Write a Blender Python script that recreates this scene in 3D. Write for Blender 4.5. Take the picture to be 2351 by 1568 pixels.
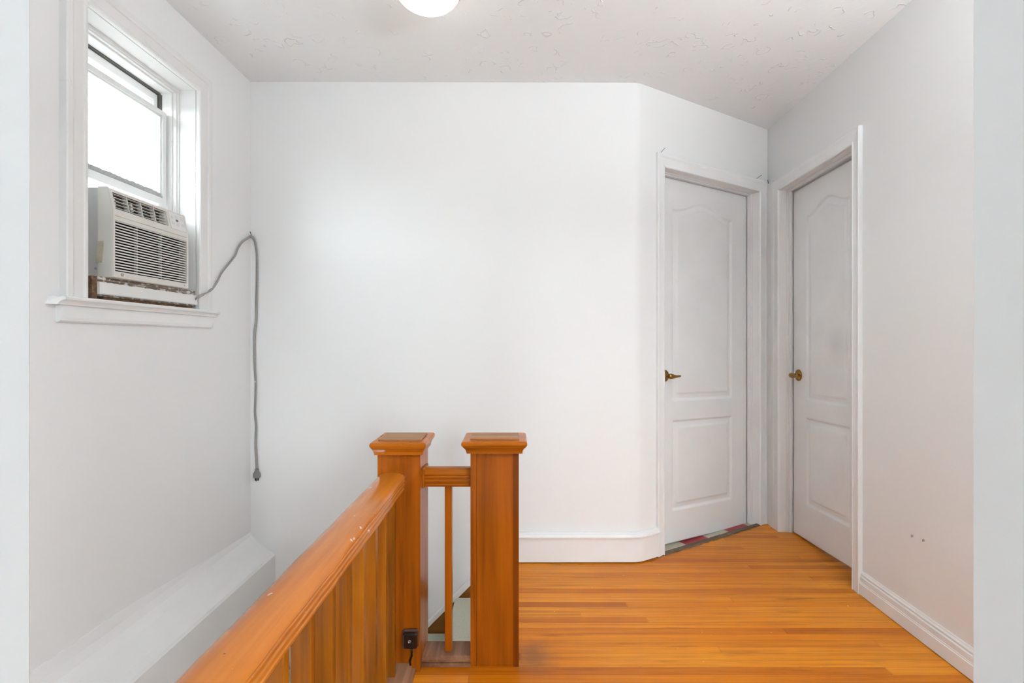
import bpy, math, random
from math import sin, cos, pi, sqrt, radians
from mathutils import Vector
random.seed(7)

for o in list(bpy.data.objects):
    bpy.data.objects.remove(o, do_unlink=True)
SC = bpy.context.scene
COL = SC.collection

# ------------------------------------------------------------------ camera
EYE = 1.127
cam_d = bpy.data.cameras.new('camera')
cam = bpy.data.objects.new('camera', cam_d)
COL.objects.link(cam)
cam.location = (0, 0, EYE)
cam.rotation_euler = (radians(90), 0, 0)
cam_d.sensor_width = 36.0
cam_d.lens = 36.0 * 1110 / 2351
cam_d.clip_start = 0.02
SC.camera = cam

# ------------------------------------------------------------------ exposure
SC.view_settings.view_transform = 'Standard'
SC.view_settings.look = 'None'
SC.view_settings.gamma = 1
SC.view_settings.use_curve_mapping = False
SC.view_settings.exposure = 0.05

# ------------------------------------------------------------------ world: overcast sky above, dim ground below
SKY = 23.0
w = bpy.data.worlds.new('overcast_sky')
SC.world = w
w.use_nodes = True
nt = w.node_tree
nt.nodes.clear()
wo = nt.nodes.new('ShaderNodeOutputWorld')
bg = nt.nodes.new('ShaderNodeBackground')
tc = nt.nodes.new('ShaderNodeTexCoord')
sp = nt.nodes.new('ShaderNodeSeparateXYZ')
cr = nt.nodes.new('ShaderNodeValToRGB')
mr = nt.nodes.new('ShaderNodeMapRange')
mr.inputs['From Min'].default_value = -1
mr.inputs['From Max'].default_value = 1
nt.links.new(tc.outputs['Generated'], sp.inputs[0])
nt.links.new(sp.outputs['Z'], mr.inputs['Value'])
nt.links.new(mr.outputs[0], cr.inputs[0])
e = cr.color_ramp.elements
e[0].position = 0.47; e[0].color = (0.10, 0.10, 0.10, 1)
e[1].position = 0.56; e[1].color = (0.88, 0.95, 1.0, 1)
nt.links.new(cr.outputs[0], bg.inputs[0])
bg.inputs[1].default_value = SKY
nt.links.new(bg.outputs[0], wo.inputs[0])

LOWER_W = 22.0
LAMP_E = 4.5       # glowing glass of the ceiling bowls
UPFILL_W = 98.0    # added unseen fill, bounced off the ceiling near the camera
HALL_W = 100.0

def area(name, loc, rot, sx, sy, watts, col=(1, 1, 1), portal=False):
    d = bpy.data.lights.new(name, 'AREA')
    d.shape = 'RECTANGLE'; d.size = sx; d.size_y = sy; d.energy = watts; d.color = col
    o = bpy.data.objects.new(name, d)
    o.location = loc; o.rotation_euler = rot
    COL.objects.link(o)
    if portal:
        d.cycles.is_portal = True
    return o

# ------------------------------------------------------------------ materials
def srgb(r, g, b):
    f = lambda c: (c / 255 / 12.92) if c / 255 <= 0.04045 else ((c / 255 + 0.055) / 1.055) ** 2.4
    return (f(r), f(g), f(b), 1)

def new_mat(name, color, rough=0.6, metal=0.0, coat=0.0, coat_rough=0.1, spec=0.5):
    m = bpy.data.materials.new(name)
    m.use_nodes = True
    b = m.node_tree.nodes['Principled BSDF']
    b.inputs['Base Color'].default_value = color
    b.inputs['Roughness'].default_value = rough
    b.inputs['Metallic'].default_value = metal
    b.inputs['Coat Weight'].default_value = coat
    b.inputs['Coat Roughness'].default_value = coat_rough
    b.inputs['Specular IOR Level'].default_value = spec
    return m, m.node_tree, b

def N(t, kind, **kw):
    n = t.nodes.new(kind)
    for k, v in kw.items():
        setattr(n, k, v)
    return n

def coords(t, scale=(1, 1, 1), rot=(0, 0, 0), loc=(0, 0, 0)):
    g = N(t, 'ShaderNodeNewGeometry')
    m = N(t, 'ShaderNodeMapping')
    m.inputs['Scale'].default_value = scale
    m.inputs['Rotation'].default_value = rot
    m.inputs['Location'].default_value = loc
    t.links.new(g.outputs['Position'], m.inputs[0])
    return m.outputs[0]

def noise(t, vec, scale, detail=4, rough=0.55, dist=0.0):
    n = N(t, 'ShaderNodeTexNoise')
    n.inputs['Scale'].default_value = scale
    n.inputs['Detail'].default_value = detail
    n.inputs['Roughness'].default_value = rough
    n.inputs['Distortion'].default_value = dist
    t.links.new(vec, n.inputs['Vector'])
    return n.outputs['Fac']

def ramp(t, fac, stops):
    r = N(t, 'ShaderNodeValToRGB')
    el = r.color_ramp.elements
    while len(el) < len(stops):
        el.new(0.5)
    for k, (p, c) in enumerate(stops):
        el[k].position = p
        el[k].color = c if len(c) == 4 else (*c, 1)
    t.links.new(fac, r.inputs[0])
    return r.outputs[0]

def mix(t, fac, a, b, mode='MIX'):
    m = N(t, 'ShaderNodeMix', data_type='RGBA', blend_type=mode)
    if isinstance(fac, (int, float)):
        m.inputs[0].default_value = fac
    else:
        t.links.new(fac, m.inputs[0])
    for s, i in ((a, 6), (b, 7)):
        if isinstance(s, tuple):
            m.inputs[i].default_value = s
        else:
            t.links.new(s, m.inputs[i])
    return m.outputs[2]

def bump(t, b, h, strength=0.2, dist=0.002, normal=None):
    n = N(t, 'ShaderNodeBump')
    n.inputs['Strength'].default_value = strength
    n.inputs['Distance'].default_value = dist
    t.links.new(h, n.inputs['Height'])
    if normal is not None:
        t.links.new(normal, n.inputs['Normal'])
    t.links.new(n.outputs[0], b.inputs['Normal'])
    return n.outputs[0]

WHITE = (0.85, 0.848, 0.84, 1)
def painted_wall(name, col=WHITE, rough=0.55):
    m, t, b = new_mat(name, col, rough)
    c = coords(t)
    big = noise(t, c, 1.3, 3)
    t.links.new(mix(t, big, tuple(x * 0.975 for x in col[:3]) + (1,), col), b.inputs['Base Color'])
    f = noise(t, c, 55, 3)
    bump(t, b, f, 0.06, 0.003)
    return m
M_WALL = painted_wall('white_wall_paint')
M_JAMB = painted_wall('cool_wall_paint_lightened', (0.92, 0.922, 0.92, 1))  # right wall end, lightened in its colour to make up for missing light
M_JAMBL = painted_wall('cool_wall_paint_darkened', (0.60, 0.615, 0.615, 1))  # left wall end, darkened in its colour to offset the uplight

def ceiling_mat():
    m, t, b = new_mat('textured_ceiling_plaster', (0.87, 0.868, 0.86, 1), 0.7)
    c = coords(t)
    dn = N(t, 'ShaderNodeTexNoise'); dn.inputs['Scale'].default_value = 9; dn.inputs['Detail'].default_value = 3
    t.links.new(c, dn.inputs['Vector'])
    vm = N(t, 'ShaderNodeVectorMath', operation='SCALE'); vm.inputs['Scale'].default_value = 0.16
    t.links.new(dn.outputs['Color'], vm.inputs[0])
    va = N(t, 'ShaderNodeVectorMath', operation='ADD')
    t.links.new(c, va.inputs[0]); t.links.new(vm.outputs[0], va.inputs[1])
    v = N(t, 'ShaderNodeTexVoronoi', feature='F1'); v.inputs['Scale'].default_value = 10
    t.links.new(va.outputs[0], v.inputs['Vector'])
    ring = ramp(t, v.outputs['Distance'], [(0.30, (0, 0, 0)), (0.335, (1, 1, 1)), (0.37, (0, 0, 0))])
    mask = ramp(t, noise(t, c, 17, 2), [(0.50, (0, 0, 0)), (0.60, (1, 1, 1))])
    r1 = mix(t, 1.0, ring, mask, 'MULTIPLY')
    fine = noise(t, c, 24, 4)
    s = N(t, 'ShaderNodeMath', operation='MULTIPLY_ADD'); s.inputs[1].default_value = 0.35
    t.links.new(fine, s.inputs[0]); t.links.new(r1, s.inputs[2])
    bump(t, b, s.outputs[0], 0.5, 0.007)
    return m
M_CEIL = ceiling_mat()

def trim_mat(name, col=(0.87, 0.867, 0.86, 1), rough=0.32):
    m, t, b = new_mat(name, col, rough)
    c = coords(t, (60, 60, 4))
    bump(t, b, noise(t, c, 1.0, 3), 0.02, 0.001)
    d = noise(t, coords(t), 5, 5)
    t.links.new(mix(t, ramp(t, d, [(0.35, (0, 0, 0)), (0.7, (1, 1, 1))]), tuple(x * 0.95 for x in col[:3]) + (1,), col), b.inputs['Base Color'])
    return m
M_TRIM = trim_mat('glossy_white_trim_paint')
M_DOOR = trim_mat('satin_white_door_paint', (0.86, 0.857, 0.85, 1), 0.38)

def crack_trim():
    m, t, b = new_mat('cracked_white_window_paint', (0.8, 0.79, 0.775, 1), 0.4)
    c = coords(t, (1, 1, 0.6))
    n = noise(t, c, 14, 6, 0.6, 0.4)
    line = ramp(t, n, [(0.494, (1, 1, 1)), (0.4980, (0, 0, 0)), (0.5000, (0, 0, 0)), (0.502, (1, 1, 1))])
    mk = ramp(t, noise(t, coords(t), 4, 2), [(0.60, (1, 1, 1)), (0.72, (0, 0, 0))])
    l2 = mix(t, 1.0, line, mk, 'LIGHTEN')
    t.links.new(mix(t, l2, (0.38, 0.35, 0.31, 1), (0.8, 0.79, 0.775, 1)), b.inputs['Base Color'])
    return m
M_CASING = crack_trim()

def wood(name, axis, dark, mid, light, coat=0.6, coat_rough=0.12, scale=1.0, specks=False, rough=0.5, cior=1.28):
    """axis = direction of the grain, 0 x, 1 y, 2 z"""
    m, t, b = new_mat(name, mid, rough, coat=coat, coat_rough=coat_rough, spec=0.05)
    b.inputs['Coat IOR'].default_value = cior
    s = [38 * scale] * 3; s[axis] = 1.7 * scale
    c = coords(t, tuple(s))
    n1 = noise(t, c, 1.0, 5, 0.6, 0.35)
    s2 = [9 * scale] * 3; s2[axis] = 0.7 * scale
    n2 = noise(t, coords(t, tuple(s2)), 1.0, 3, 0.5, 0.6)
    a = ramp(t, n1, [(0.30, dark), (0.52, mid), (0.74, light)])
    bb = ramp(t, n2, [(0.32, tuple(v * 0.62 for v in dark[:3]) + (1,)), (0.55, mid), (0.8, light)])
    colr = mix(t, 0.5, a, bb)
    if specks:
        cs = coords(t, (1, 1, 1))
        k = ramp(t, noise(t, cs, 34, 3, 0.6), [(0.70, (0, 0, 0)), (0.725, (1, 1, 1))])
        colr = mix(t, k, colr, (0.66, 0.46, 0.33, 1))
        k2 = ramp(t, noise(t, coords(t, (1, 1, 1), loc=(3, 5, 1)), 27, 4, 0.65), [(0.705, (0, 0, 0)), (0.73, (1, 1, 1))])
        colr = mix(t, k2, colr, (0.09, 0.045, 0.02, 1))
    t.links.new(colr, b.inputs['Base Color'])
    bump(t, b, n1, 0.05, 0.001)
    return m
WD, WM, WL = (0.20, 0.045, 0.002, 1), (0.37, 0.095, 0.004, 1), (0.50, 0.155, 0.007, 1)
M_POST = wood('varnished_post_wood', 2, (0.15, 0.032, 0.002, 1), (0.33, 0.077, 0.003, 1), (0.46, 0.122, 0.004, 1), coat_rough=0.14)
M_DARKPOST = wood('dark_varnished_post_wood', 2, (0.11, 0.022, 0.001, 1), (0.20, 0.042, 0.002, 1), (0.28, 0.065, 0.003, 1), coat_rough=0.14)
M_BAL = wood('varnished_baluster_wood', 2, (0.10, 0.028, 0.002, 1), (0.28, 0.078, 0.003, 1), (0.42, 0.145, 0.006, 1), coat=1.0, coat_rough=0.18, cior=1.33)
M_RAILX = wood('varnished_rail_wood_across', 0, WD, WM, WL, coat_rough=0.14)
M_RAILY = wood('worn_varnished_rail_wood', 1, (0.36, 0.095, 0.008, 1), (0.50, 0.155, 0.014, 1), (0.60, 0.21, 0.025, 1), coat=1.0, coat_rough=0.2, specks=True, cior=1.42)
M_CAP = wood('worn_cap_wood', 0, (0.10, 0.045, 0.018, 1), (0.30, 0.13, 0.05, 1), (0.50, 0.32, 0.19, 1), coat=0.35, coat_rough=0.35)
M_STRINGER = wood('brown_stair_wood', 0, (0.15, 0.055, 0.012, 1), (0.25, 0.10, 0.022, 1), (0.33, 0.14, 0.03, 1), coat=0.5)
M_SHOE = wood('worn_base_rail_wood', 1, (0.12, 0.05, 0.025, 1), (0.25, 0.115, 0.06, 1), (0.40, 0.23, 0.15, 1), coat=0.6, coat_rough=0.25)

def floor_mat():
    m, t, b = new_mat('orange_strip_floor', (0.5, 0.2, 0.04, 1), 0.42, coat=0.22, coat_rough=0.16, spec=0.12)
    c = coords(t)
    sx = N(t, 'ShaderNodeSeparateXYZ'); t.links.new(c, sx.inputs[0])
    def math(op, a, bq=None, cq=None):
        n = N(t, 'ShaderNodeMath', operation=op)
        for i, v in enumerate((a, bq, cq)):
            if v is None: continue
            if isinstance(v, (int, float)): n.inputs[i].default_value = v
            else: t.links.new(v, n.inputs[i])
        return n.outputs[0]
    yy = math('DIVIDE', sx.outputs['Y'], 0.038)
    row = math('FLOOR', yy)
    fr = math('FRACT', yy)
    wn = N(t, 'ShaderNodeTexWhiteNoise', noise_dimensions='1D'); t.links.new(row, wn.inputs['W'])
    xx = math('DIVIDE', math('ADD', sx.outputs['X'], math('MULTIPLY', wn.outputs['Value'], 7.0)), 1.9)
    col_i = math('FLOOR', xx)
    fx = math('FRACT', xx)
    cb = N(t, 'ShaderNodeCombineXYZ'); t.links.new(row, cb.inputs[0]); t.links.new(col_i, cb.inputs[1])
    w2 = N(t, 'ShaderNodeTexWhiteNoise', noise_dimensions='2D'); t.links.new(cb.outputs[0], w2.inputs['Vector'])
    plank = ramp(t, w2.outputs['Value'], [(0.0, (0.40, 0.105, 0.003)), (0.12, (0.54, 0.160, 0.004)), (0.35, (0.61, 0.205, 0.009)), (0.75, (0.67, 0.235, 0.014)), (1.0, (0.60, 0.185, 0.005))])
    # grain, moved per board
    ad = N(t, 'ShaderNodeVectorMath', operation='ADD'); t.links.new(c, ad.inputs[0]); t.links.new(w2.outputs['Color'], ad.inputs[1])
    mp = N(t, 'ShaderNodeMapping'); mp.inputs['Scale'].default_value = (2.2, 60, 1); t.links.new(ad.outputs[0], mp.inputs[0])
    g = noise(t, mp.outputs[0], 1.0, 5, 0.6, 0.3)
    grain = ramp(t, g, [(0.28, (0.62, 0.55, 0.5)), (0.5, (0.95, 0.95, 0.95)), (0.75, (1.12, 1.14, 1.2))])
    colr = mix(t, 0.85, plank, grain, 'MULTIPLY')
    # amber blotches of the old varnish
    bl = ramp(t, noise(t, coords(t, (0.8, 1.6, 1)), 2.0, 3), [(0.35, (0.92, 0.80, 0.60)), (0.62, (1.04, 1.08, 1.25))])
    colr = mix(t, 0.8, colr, bl, 'MULTIPLY')
    # seams
    e1 = ramp(t, fr, [(0.0, (0.55, 0.46, 0.36)), (0.05, (1, 1, 1)), (0.965, (1, 1, 1)), (1.0, (0.6, 0.5, 0.4))])
    e2 = ramp(t, fx, [(0.0, (0.5, 0.42, 0.35)), (0.0025, (1, 1, 1))])
    colr = mix(t, 0.75, colr, e1, 'MULTIPLY')
    colr = mix(t, 0.35, colr, e2, 'MULTIPLY')
    # plaster dust
    d = ramp(t, noise(t, c, 75, 2, 0.5), [(0.765, (0, 0, 0)), (0.785, (1, 1, 1))])
    colr = mix(t, d, colr, (0.72, 0.66, 0.58, 1))
    # dark wear streaks
    k = ramp(t, noise(t, coords(t, (2.2, 22, 1), loc=(4, 2, 0)), 1.0, 4, 0.6), [(0.60, (1, 1, 1)), (0.78, (0.40, 0.30, 0.20))])
    colr = mix(t, 0.8, colr, k, 'MULTIPLY')
    t.links.new(colr, b.inputs['Base Color'])
    bump(t, b, fr if False else g, 0.04, 0.001)
    return m
M_FLOOR = floor_mat()

def spot(m, centre, r0, r1, col, amount, nscale=18):
    """a stain with a ragged outline worn into a surface"""
    t = m.node_tree; b = t.nodes['Principled BSDF']
    src = b.inputs['Base Color'].links[0].from_socket
    g = N(t, 'ShaderNodeNewGeometry')
    d = N(t, 'ShaderNodeVectorMath', operation='DISTANCE'); d.inputs[1].default_value = centre
    t.links.new(g.outputs['Position'], d.inputs[0])
    q = N(t, 'ShaderNodeMath', operation='MULTIPLY_ADD'); q.inputs[1].default_value = r1 * 0.9; 
    t.links.new(noise(t, coords(t), nscale, 4), q.inputs[0]); t.links.new(d.outputs['Value'], q.inputs[2])
    k = ramp(t, q.outputs[0], [(r0 + r1 * 0.45, (amount,) * 3), (r1 + r1 * 0.45, (0, 0, 0))])
    t.links.new(mix(t, k, src, col), b.inputs['Base Color'])
spot(M_FLOOR, (0.075, 1.735, 0.0), 0.02, 0.11, (0.16, 0.07, 0.035, 1), 0.6)
spot(M_DOOR, (1.640, 2.440, 1.113), 0.0, 0.12, (0.45, 0.44, 0.43, 1), 0.28, 8)

def simple(name, col, rough=0.5, metal=0.0, coat=0.0, nscale=30, var=0.12, bmp=0.05):
    m, t, b = new_mat(name, col, rough, metal, coat)
    n = noise(t, coords(t), nscale, 4)
    t.links.new(mix(t, n, tuple(x * (1 - var) for x in col[:3]) + (1,), tuple(min(1, x * (1 + var)) for x in col[:3]) + (1,)), b.inputs['Base Color'])
    if bmp: bump(t, b, n, bmp, 0.002)
    return m
M_BRASS = simple('aged_brass', (0.30, 0.155, 0.035, 1), 0.25, 1.0, nscale=60, var=0.3)
M_BLACK = simple('black_bakelite', (0.012, 0.006, 0.005, 1), 0.25, coat=0.4)
M_GREYMETAL = simple('pale_grey_sheet_metal', (0.62, 0.61, 0.60, 1), 0.45, nscale=200, var=0.04)
M_PLASTIC = simple('ivory_plastic', (0.70, 0.67, 0.62, 1), 0.45, nscale=12, var=0.05)
M_LOUVER = simple('pale_grey_louver_plastic', (0.66, 0.64, 0.60, 1), 0.45, nscale=12, var=0.05)
M_DARKIN = simple('dark_cabinet_interior', (0.035, 0.028, 0.02, 1), 0.8)
M_PANELW = simple('control_panel_white', (0.76, 0.755, 0.74, 1), 0.35, nscale=20, var=0.03)
M_PRINT = simple('grey_print', (0.56, 0.56, 0.55, 1), 0.5)
M_BADGE = simple('dark_grey_badge_print', (0.25, 0.25, 0.25, 1), 0.4)
M_DISPLAY = simple('dark_display', (0.07, 0.07, 0.07, 1), 0.2)
M_CORD = simple('grey_rubber_cord', (0.27, 0.26, 0.245, 1), 0.5, nscale=70, var=0.25)
M_PLUG = simple('dark_grey_plug_rubber', (0.19, 0.185, 0.175, 1), 0.5)
M_STEEL = simple('dull_steel', (0.35, 0.34, 0.33, 1), 0.35, 1.0)
M_NAIL = simple('dark_iron', (0.03, 0.027, 0.025, 1), 0.5, 0.6)
M_ALU = simple('white_aluminium', (0.80, 0.80, 0.79, 1), 0.3, nscale=10, var=0.03)
M_GREYSTRIP = simple('grey_weather_strip', (0.40, 0.40, 0.39, 1), 0.7, nscale=120, var=0.3)
M_SASHGAP = simple('dark_sash_gap', (0.10, 0.095, 0.085, 1), 0.7, nscale=90, var=0.4)  # shade of the gaps round the sash, put into a dark colour
M_TAPE = simple('yellowed_clear_plastic', (0.50, 0.45, 0.34, 1), 0.2, coat=0.5, nscale=25, var=0.35)
M_CARPET = simple('pale_sage_carpet', (0.52, 0.52, 0.42, 1), 0.95, nscale=160, var=0.22, bmp=0.5)
M_REARFLOOR = simple('pale_bounce_floor', (0.62, 0.64, 0.66, 1), 0.95, nscale=160, var=0.1)  # unseen floor, made pale to cut the orange bounce
M_THRESH = simple('splintered_old_wood', (0.12, 0.075, 0.045, 1), 0.8, nscale=55, var=0.8, bmp=0.6)

def board_mats():
    m, t, b = new_mat('white_board_paint', (0.80, 0.79, 0.77, 1), 0.45)
    b1 = m
    m, t, b = new_mat('bare_weathered_ply_edge', (0.2, 0.15, 0.1, 1), 0.8)
    c = coords(t, (1, 3, 150))
    n = noise(t, c, 2.0, 5, 0.65, 0.2)
    base = ramp(t, n, [(0.3, (0.035, 0.022, 0.012)), (0.5, (0.22, 0.16, 0.11)), (0.7, (0.50, 0.45, 0.39))])
    p = ramp(t, noise(t, coords(t, (1, 1, 2.5)), 40, 5, 0.7), [(0.52, (0, 0, 0)), (0.57, (1, 1, 1))])
    t.links.new(mix(t, p, base, (0.74, 0.72, 0.69, 1)), b.inputs['Base Color'])
    bump(t, b, n, 0.7, 0.004)
    b2 = m
    m, t, b = new_mat('bare_brown_end_grain', (0.13, 0.06, 0.025, 1), 0.85)
    n = noise(t, coords(t), 90, 6, 0.7, 0.5)
    t.links.new(ramp(t, n, [(0.3, (0.04, 0.018, 0.008)), (0.5, (0.13, 0.062, 0.028)), (0.72, (0.30, 0.19, 0.11))]), b.inputs['Base Color'])
    bump(t, b, n, 0.5, 0.003)
    return b1, b2, m
M_BOARD, M_PLY, M_ENDGRAIN = board_mats()

def tile_mat():
    m, t, b = new_mat('red_and_cream_lino', (0.5, 0.4, 0.3, 1), 0.4)
    c = coords(t, (1, 1, 1), rot=(0, 0, radians(-30)), loc=(0.03, 0.02, 0))
    sx = N(t, 'ShaderNodeTexChecker'); sx.inputs['Scale'].default_value = 5.4
    t.links.new(c, sx.inputs['Vector'])
    sx.inputs['Color1'].default_value = (0.30, 0.018, 0.03, 1)
    sx.inputs['Color2'].default_value = (0.55, 0.49, 0.38, 1)
    n = noise(t, coords(t), 60, 4)
    t.links.new(mix(t, 0.5, sx.outputs[0], ramp(t, n, [(0.3, (0.8, 0.8, 0.8)), (0.7, (1.1, 1.1, 1.1))]), 'MULTIPLY'), b.inputs['Base Color'])
    return m
M_TILE = tile_mat()

def glass_mat():
    m = bpy.data.materials.new('window_glass'); m.use_nodes = True
    t = m.node_tree; t.nodes.clear()
    o = N(t, 'ShaderNodeOutputMaterial'); ms = N(t, 'ShaderNodeMixShader')
    tr = N(t, 'ShaderNodeBsdfTransparent'); tr.inputs[0].default_value = (0.93, 0.95, 0.95, 1)
    gl = N(t, 'ShaderNodeBsdfGlossy'); gl.inputs['Roughness'].default_value = 0.02
    lw = N(t, 'ShaderNodeLayerWeight'); lw.inputs[0].default_value = 0.5
    p5 = N(t, 'ShaderNodeMath', operation='POWER'); p5.inputs[1].default_value = 4.0
    fr = N(t, 'ShaderNodeMath', operation='MULTIPLY_ADD'); fr.inputs[1].default_value = 0.7; fr.inputs[2].default_value = 0.04
    t.links.new(lw.outputs['Facing'], p5.inputs[0]); t.links.new(p5.outputs[0], fr.inputs[0])
    t.links.new(fr.outputs[0], ms.inputs[0]); t.links.new(tr.outputs[0], ms.inputs[1]); t.links.new(gl.outputs[0], ms.inputs[2])
    t.links.new(ms.outputs[0], o.inputs[0])
    return m
M_GLASS = glass_mat()

def emit_mat(name, col, e):
    m, t, b = new_mat(name, (0.85, 0.84, 0.8, 1), 0.25)
    b.inputs['Emission Color'].default_value = col
    b.inputs['Emission Strength'].default_value = e
    return m
M_BOWL = emit_mat('lit_opal_glass', (1.0, 0.985, 0.95, 1), LAMP_E)

# ------------------------------------------------------------------ mesh helpers
class MB:
    def __init__(self, frame=None):
        self.v = []; self.f = []; self.sm = []; self.fr = frame or (lambda a, b, c: (a, b, c))
    def pt(self, a, b, c):
        self.v.append(self.fr(a, b, c)); return len(self.v) - 1
    def face(self, idx, smooth=False):
        self.f.append(list(idx)); self.sm.append(smooth)
    def box(self, a0, a1, b0, b1, c0, c1):
        i = [self.pt(a, b, c) for a in (a0, a1) for b in (b0, b1) for c in (c0, c1)]
        for q in ((0, 1, 3, 2), (4, 6, 7, 5), (0, 4, 5, 1), (2, 3, 7, 6), (0, 2, 6, 4), (1, 5, 7, 3)):
            self.face([i[k] for k in q])
        return self
    def cbox(self, a0, a1, b0, b1, c0, c1, r):
        """box with chamfered edges"""
        rings = []
        def ring(c, ins):
            pts = []
            A0, A1, B0, B1 = a0 + ins, a1 - ins, b0 + ins, b1 - ins
            q = r if ins == 0 else r * 0.6
            for (a, b) in ((A0 + q, B0), (A1 - q, B0), (A1, B0 + q), (A1, B1 - q), (A1 - q, B1), (A0 + q, B1), (A0, B1 - q), (A0, B0 + q)):
                pts.append(self.pt(a, b, c))
            return pts
        rings = [ring(c0, r), ring(c0 + r, 0), ring(c1 - r, 0), ring(c1, r)]
        for k in range(3):
            for j in range(8):
                self.face([rings[k][j], rings[k][(j + 1) % 8], rings[k + 1][(j + 1) % 8], rings[k + 1][j]])
        self.face(rings[0][::-1]); self.face(rings[3])
        return self
    def prism(self, poly, c0, c1):
        n = len(poly)
        lo = [self.pt(p[0], p[1], c0) for p in poly]; hi = [self.pt(p[0], p[1], c1) for p in poly]
        for j in range(n):
            self.face([lo[j], lo[(j + 1) % n], hi[(j + 1) % n], hi[j]])
        self.face(lo[::-1]); self.face(hi)
        return self
    def loft(self, rings, smooth=False, closed=True, cap=True):
        """rings: lists of raw points in frame coordinates"""
        R = [[self.pt(*p) for p in r] for r in rings]
        n = len(R[0])
        for k in range(len(R) - 1):
            for j in range(n if closed else n - 1):
                self.face([R[k][j], R[k][(j + 1) % n], R[k + 1][(j + 1) % n], R[k + 1][j]], smooth)
        if cap:
            self.face(R[0][::-1]); self.face(R[-1])
        return self
    def lathe(self, prof, center, axis='z', seg=40, smooth=True, cap=True):
        cx, cy, cz = center
        rings = []
        for r, h in prof:
            ring = []
            for k in range(seg):
                a = 2 * pi * k / seg
                u, v_ = r * cos(a), r * sin(a)
                if axis == 'z': ring.append((cx + u, cy + v_, cz + h))
                elif axis == 'y': ring.append((cx + u, cy + h, cz + v_))
                else: ring.append((cx + h, cy + u, cz + v_))
            rings.append(ring)
        return self.loft(rings, smooth, True, cap)
    def tube(self, pts, r, seg=10, flat=1.0, up=None, caps=True):
        pts = [Vector(p) for p in pts]
        rings = []
        for k, p in enumerate(pts):
            d = (pts[min(k + 1, len(pts) - 1)] - pts[max(k - 1, 0)]).normalized()
            u = Vector(up) if up else Vector((0, 0, 1))
            if abs(d.dot(u)) > 0.98: u = Vector((0, 1, 0))
            s = d.cross(u).normalized(); q = s.cross(d).normalized()
            rr = r[k] if isinstance(r, (list, tuple)) else r
            rings.append([tuple(p + s * (rr * cos(2 * pi * j / seg)) + q * (rr * flat * sin(2 * pi * j / seg))) for j in range(seg)])
        return self.loft(rings, True, True, caps)

def root_of(o):
    while o.parent: o = o.parent
    return o

def build(name, mb, mat, parent=None, label=None, bevel=0.0, origin=None, sharp=None):
    org = Vector(origin) if origin else (Vector(root_of(parent).location) if parent else Vector((0, 0, 0)))
    me = bpy.data.meshes.new(name)
    me.from_pydata([tuple(Vector(v) - org) for v in mb.v], [], mb.f)
    me.polygons.foreach_set('use_smooth', mb.sm)
    import bmesh
    bm = bmesh.new(); bm.from_mesh(me)
    bmesh.ops.remove_doubles(bm, verts=bm.verts, dist=1e-6)
    bmesh.ops.recalc_face_normals(bm, faces=bm.faces)
    bm.to_mesh(me); bm.free()
    if sharp: me.set_sharp_from_angle(angle=radians(sharp))
    o = bpy.data.objects.new(name, me)
    COL.objects.link(o)
    for m in (mat if isinstance(mat, (list, tuple)) else [mat]):
        me.materials.append(m)
    if parent:
        o.parent = parent
    elif origin:
        o.location = org
    if label: o['label'] = label
    if bevel:
        md = o.modifiers.new('edge', 'BEVEL'); md.width = bevel; md.segments = 2; md.limit_method = 'ANGLE'; md.angle_limit = radians(40)
    return o

def empty(name, loc):
    o = bpy.data.objects.new(name, None); o.location = loc; o.empty_display_size = 0.1
    COL.objects.link(o); return o

def tag(o, label=None, cat=None, group=None, kind=None):
    if label: o['label'] = label
    if cat: o['category'] = cat
    if group: o['group'] = group
    if kind: o['kind'] = kind
    return o

def struct(name, mb, mat, label, cat, bevel=0.0):
    return tag(build(name, mb, mat, bevel=bevel), label, cat, kind='structure')

# ------------------------------------------------------------------ the plan of the landing
CEIL = 2.45
LB = 0.01577
def FL(s, n, z): return (-1.372 + LB * s - n, s, z)              # left wall: s along y, n outwards
RB = 0.0401
def FR(s, n, z): return (1.4755 + RB * s + n, s, z)              # right wall
A = Vector((0.6447, 2.472)); B = Vector((1.5966, 3.021))
U = (B - A).normalized(); NN = Vector((-U.y, U.x))
ANG = (B - A).length
def FD(s, n, z):                                                 # angled wall with the bathroom door
    p = A + U * s + NN * n
    return (p.x, p.y, z)
def pix(x, y):                                                   # direction of a sight line measured in the photo
    return (x - 1175.5) / 1110, (784 - y) / 1110
def on_left(x, y, n=0.0):
    k, h = pix(x, y); s = (-1.372 - n) / (k - LB)
    return FL(s, n, EYE + h * s)
def on_back(x, y, n=0.0):
    k, h = pix(x, y); Y = 2.466 - n
    return (k * Y, Y, EYE + h * Y)
def on_right(x, y, n=0.0):
    k, h = pix(x, y); s = (1.4755 + n) / (k - RB)
    return FR(s, n, EYE + h * s)

# window opening in the left wall
W0, W1, WZ0, WZ1 = 1.518, 2.047, 1.262, 2.189
WT = 0.20

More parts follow.
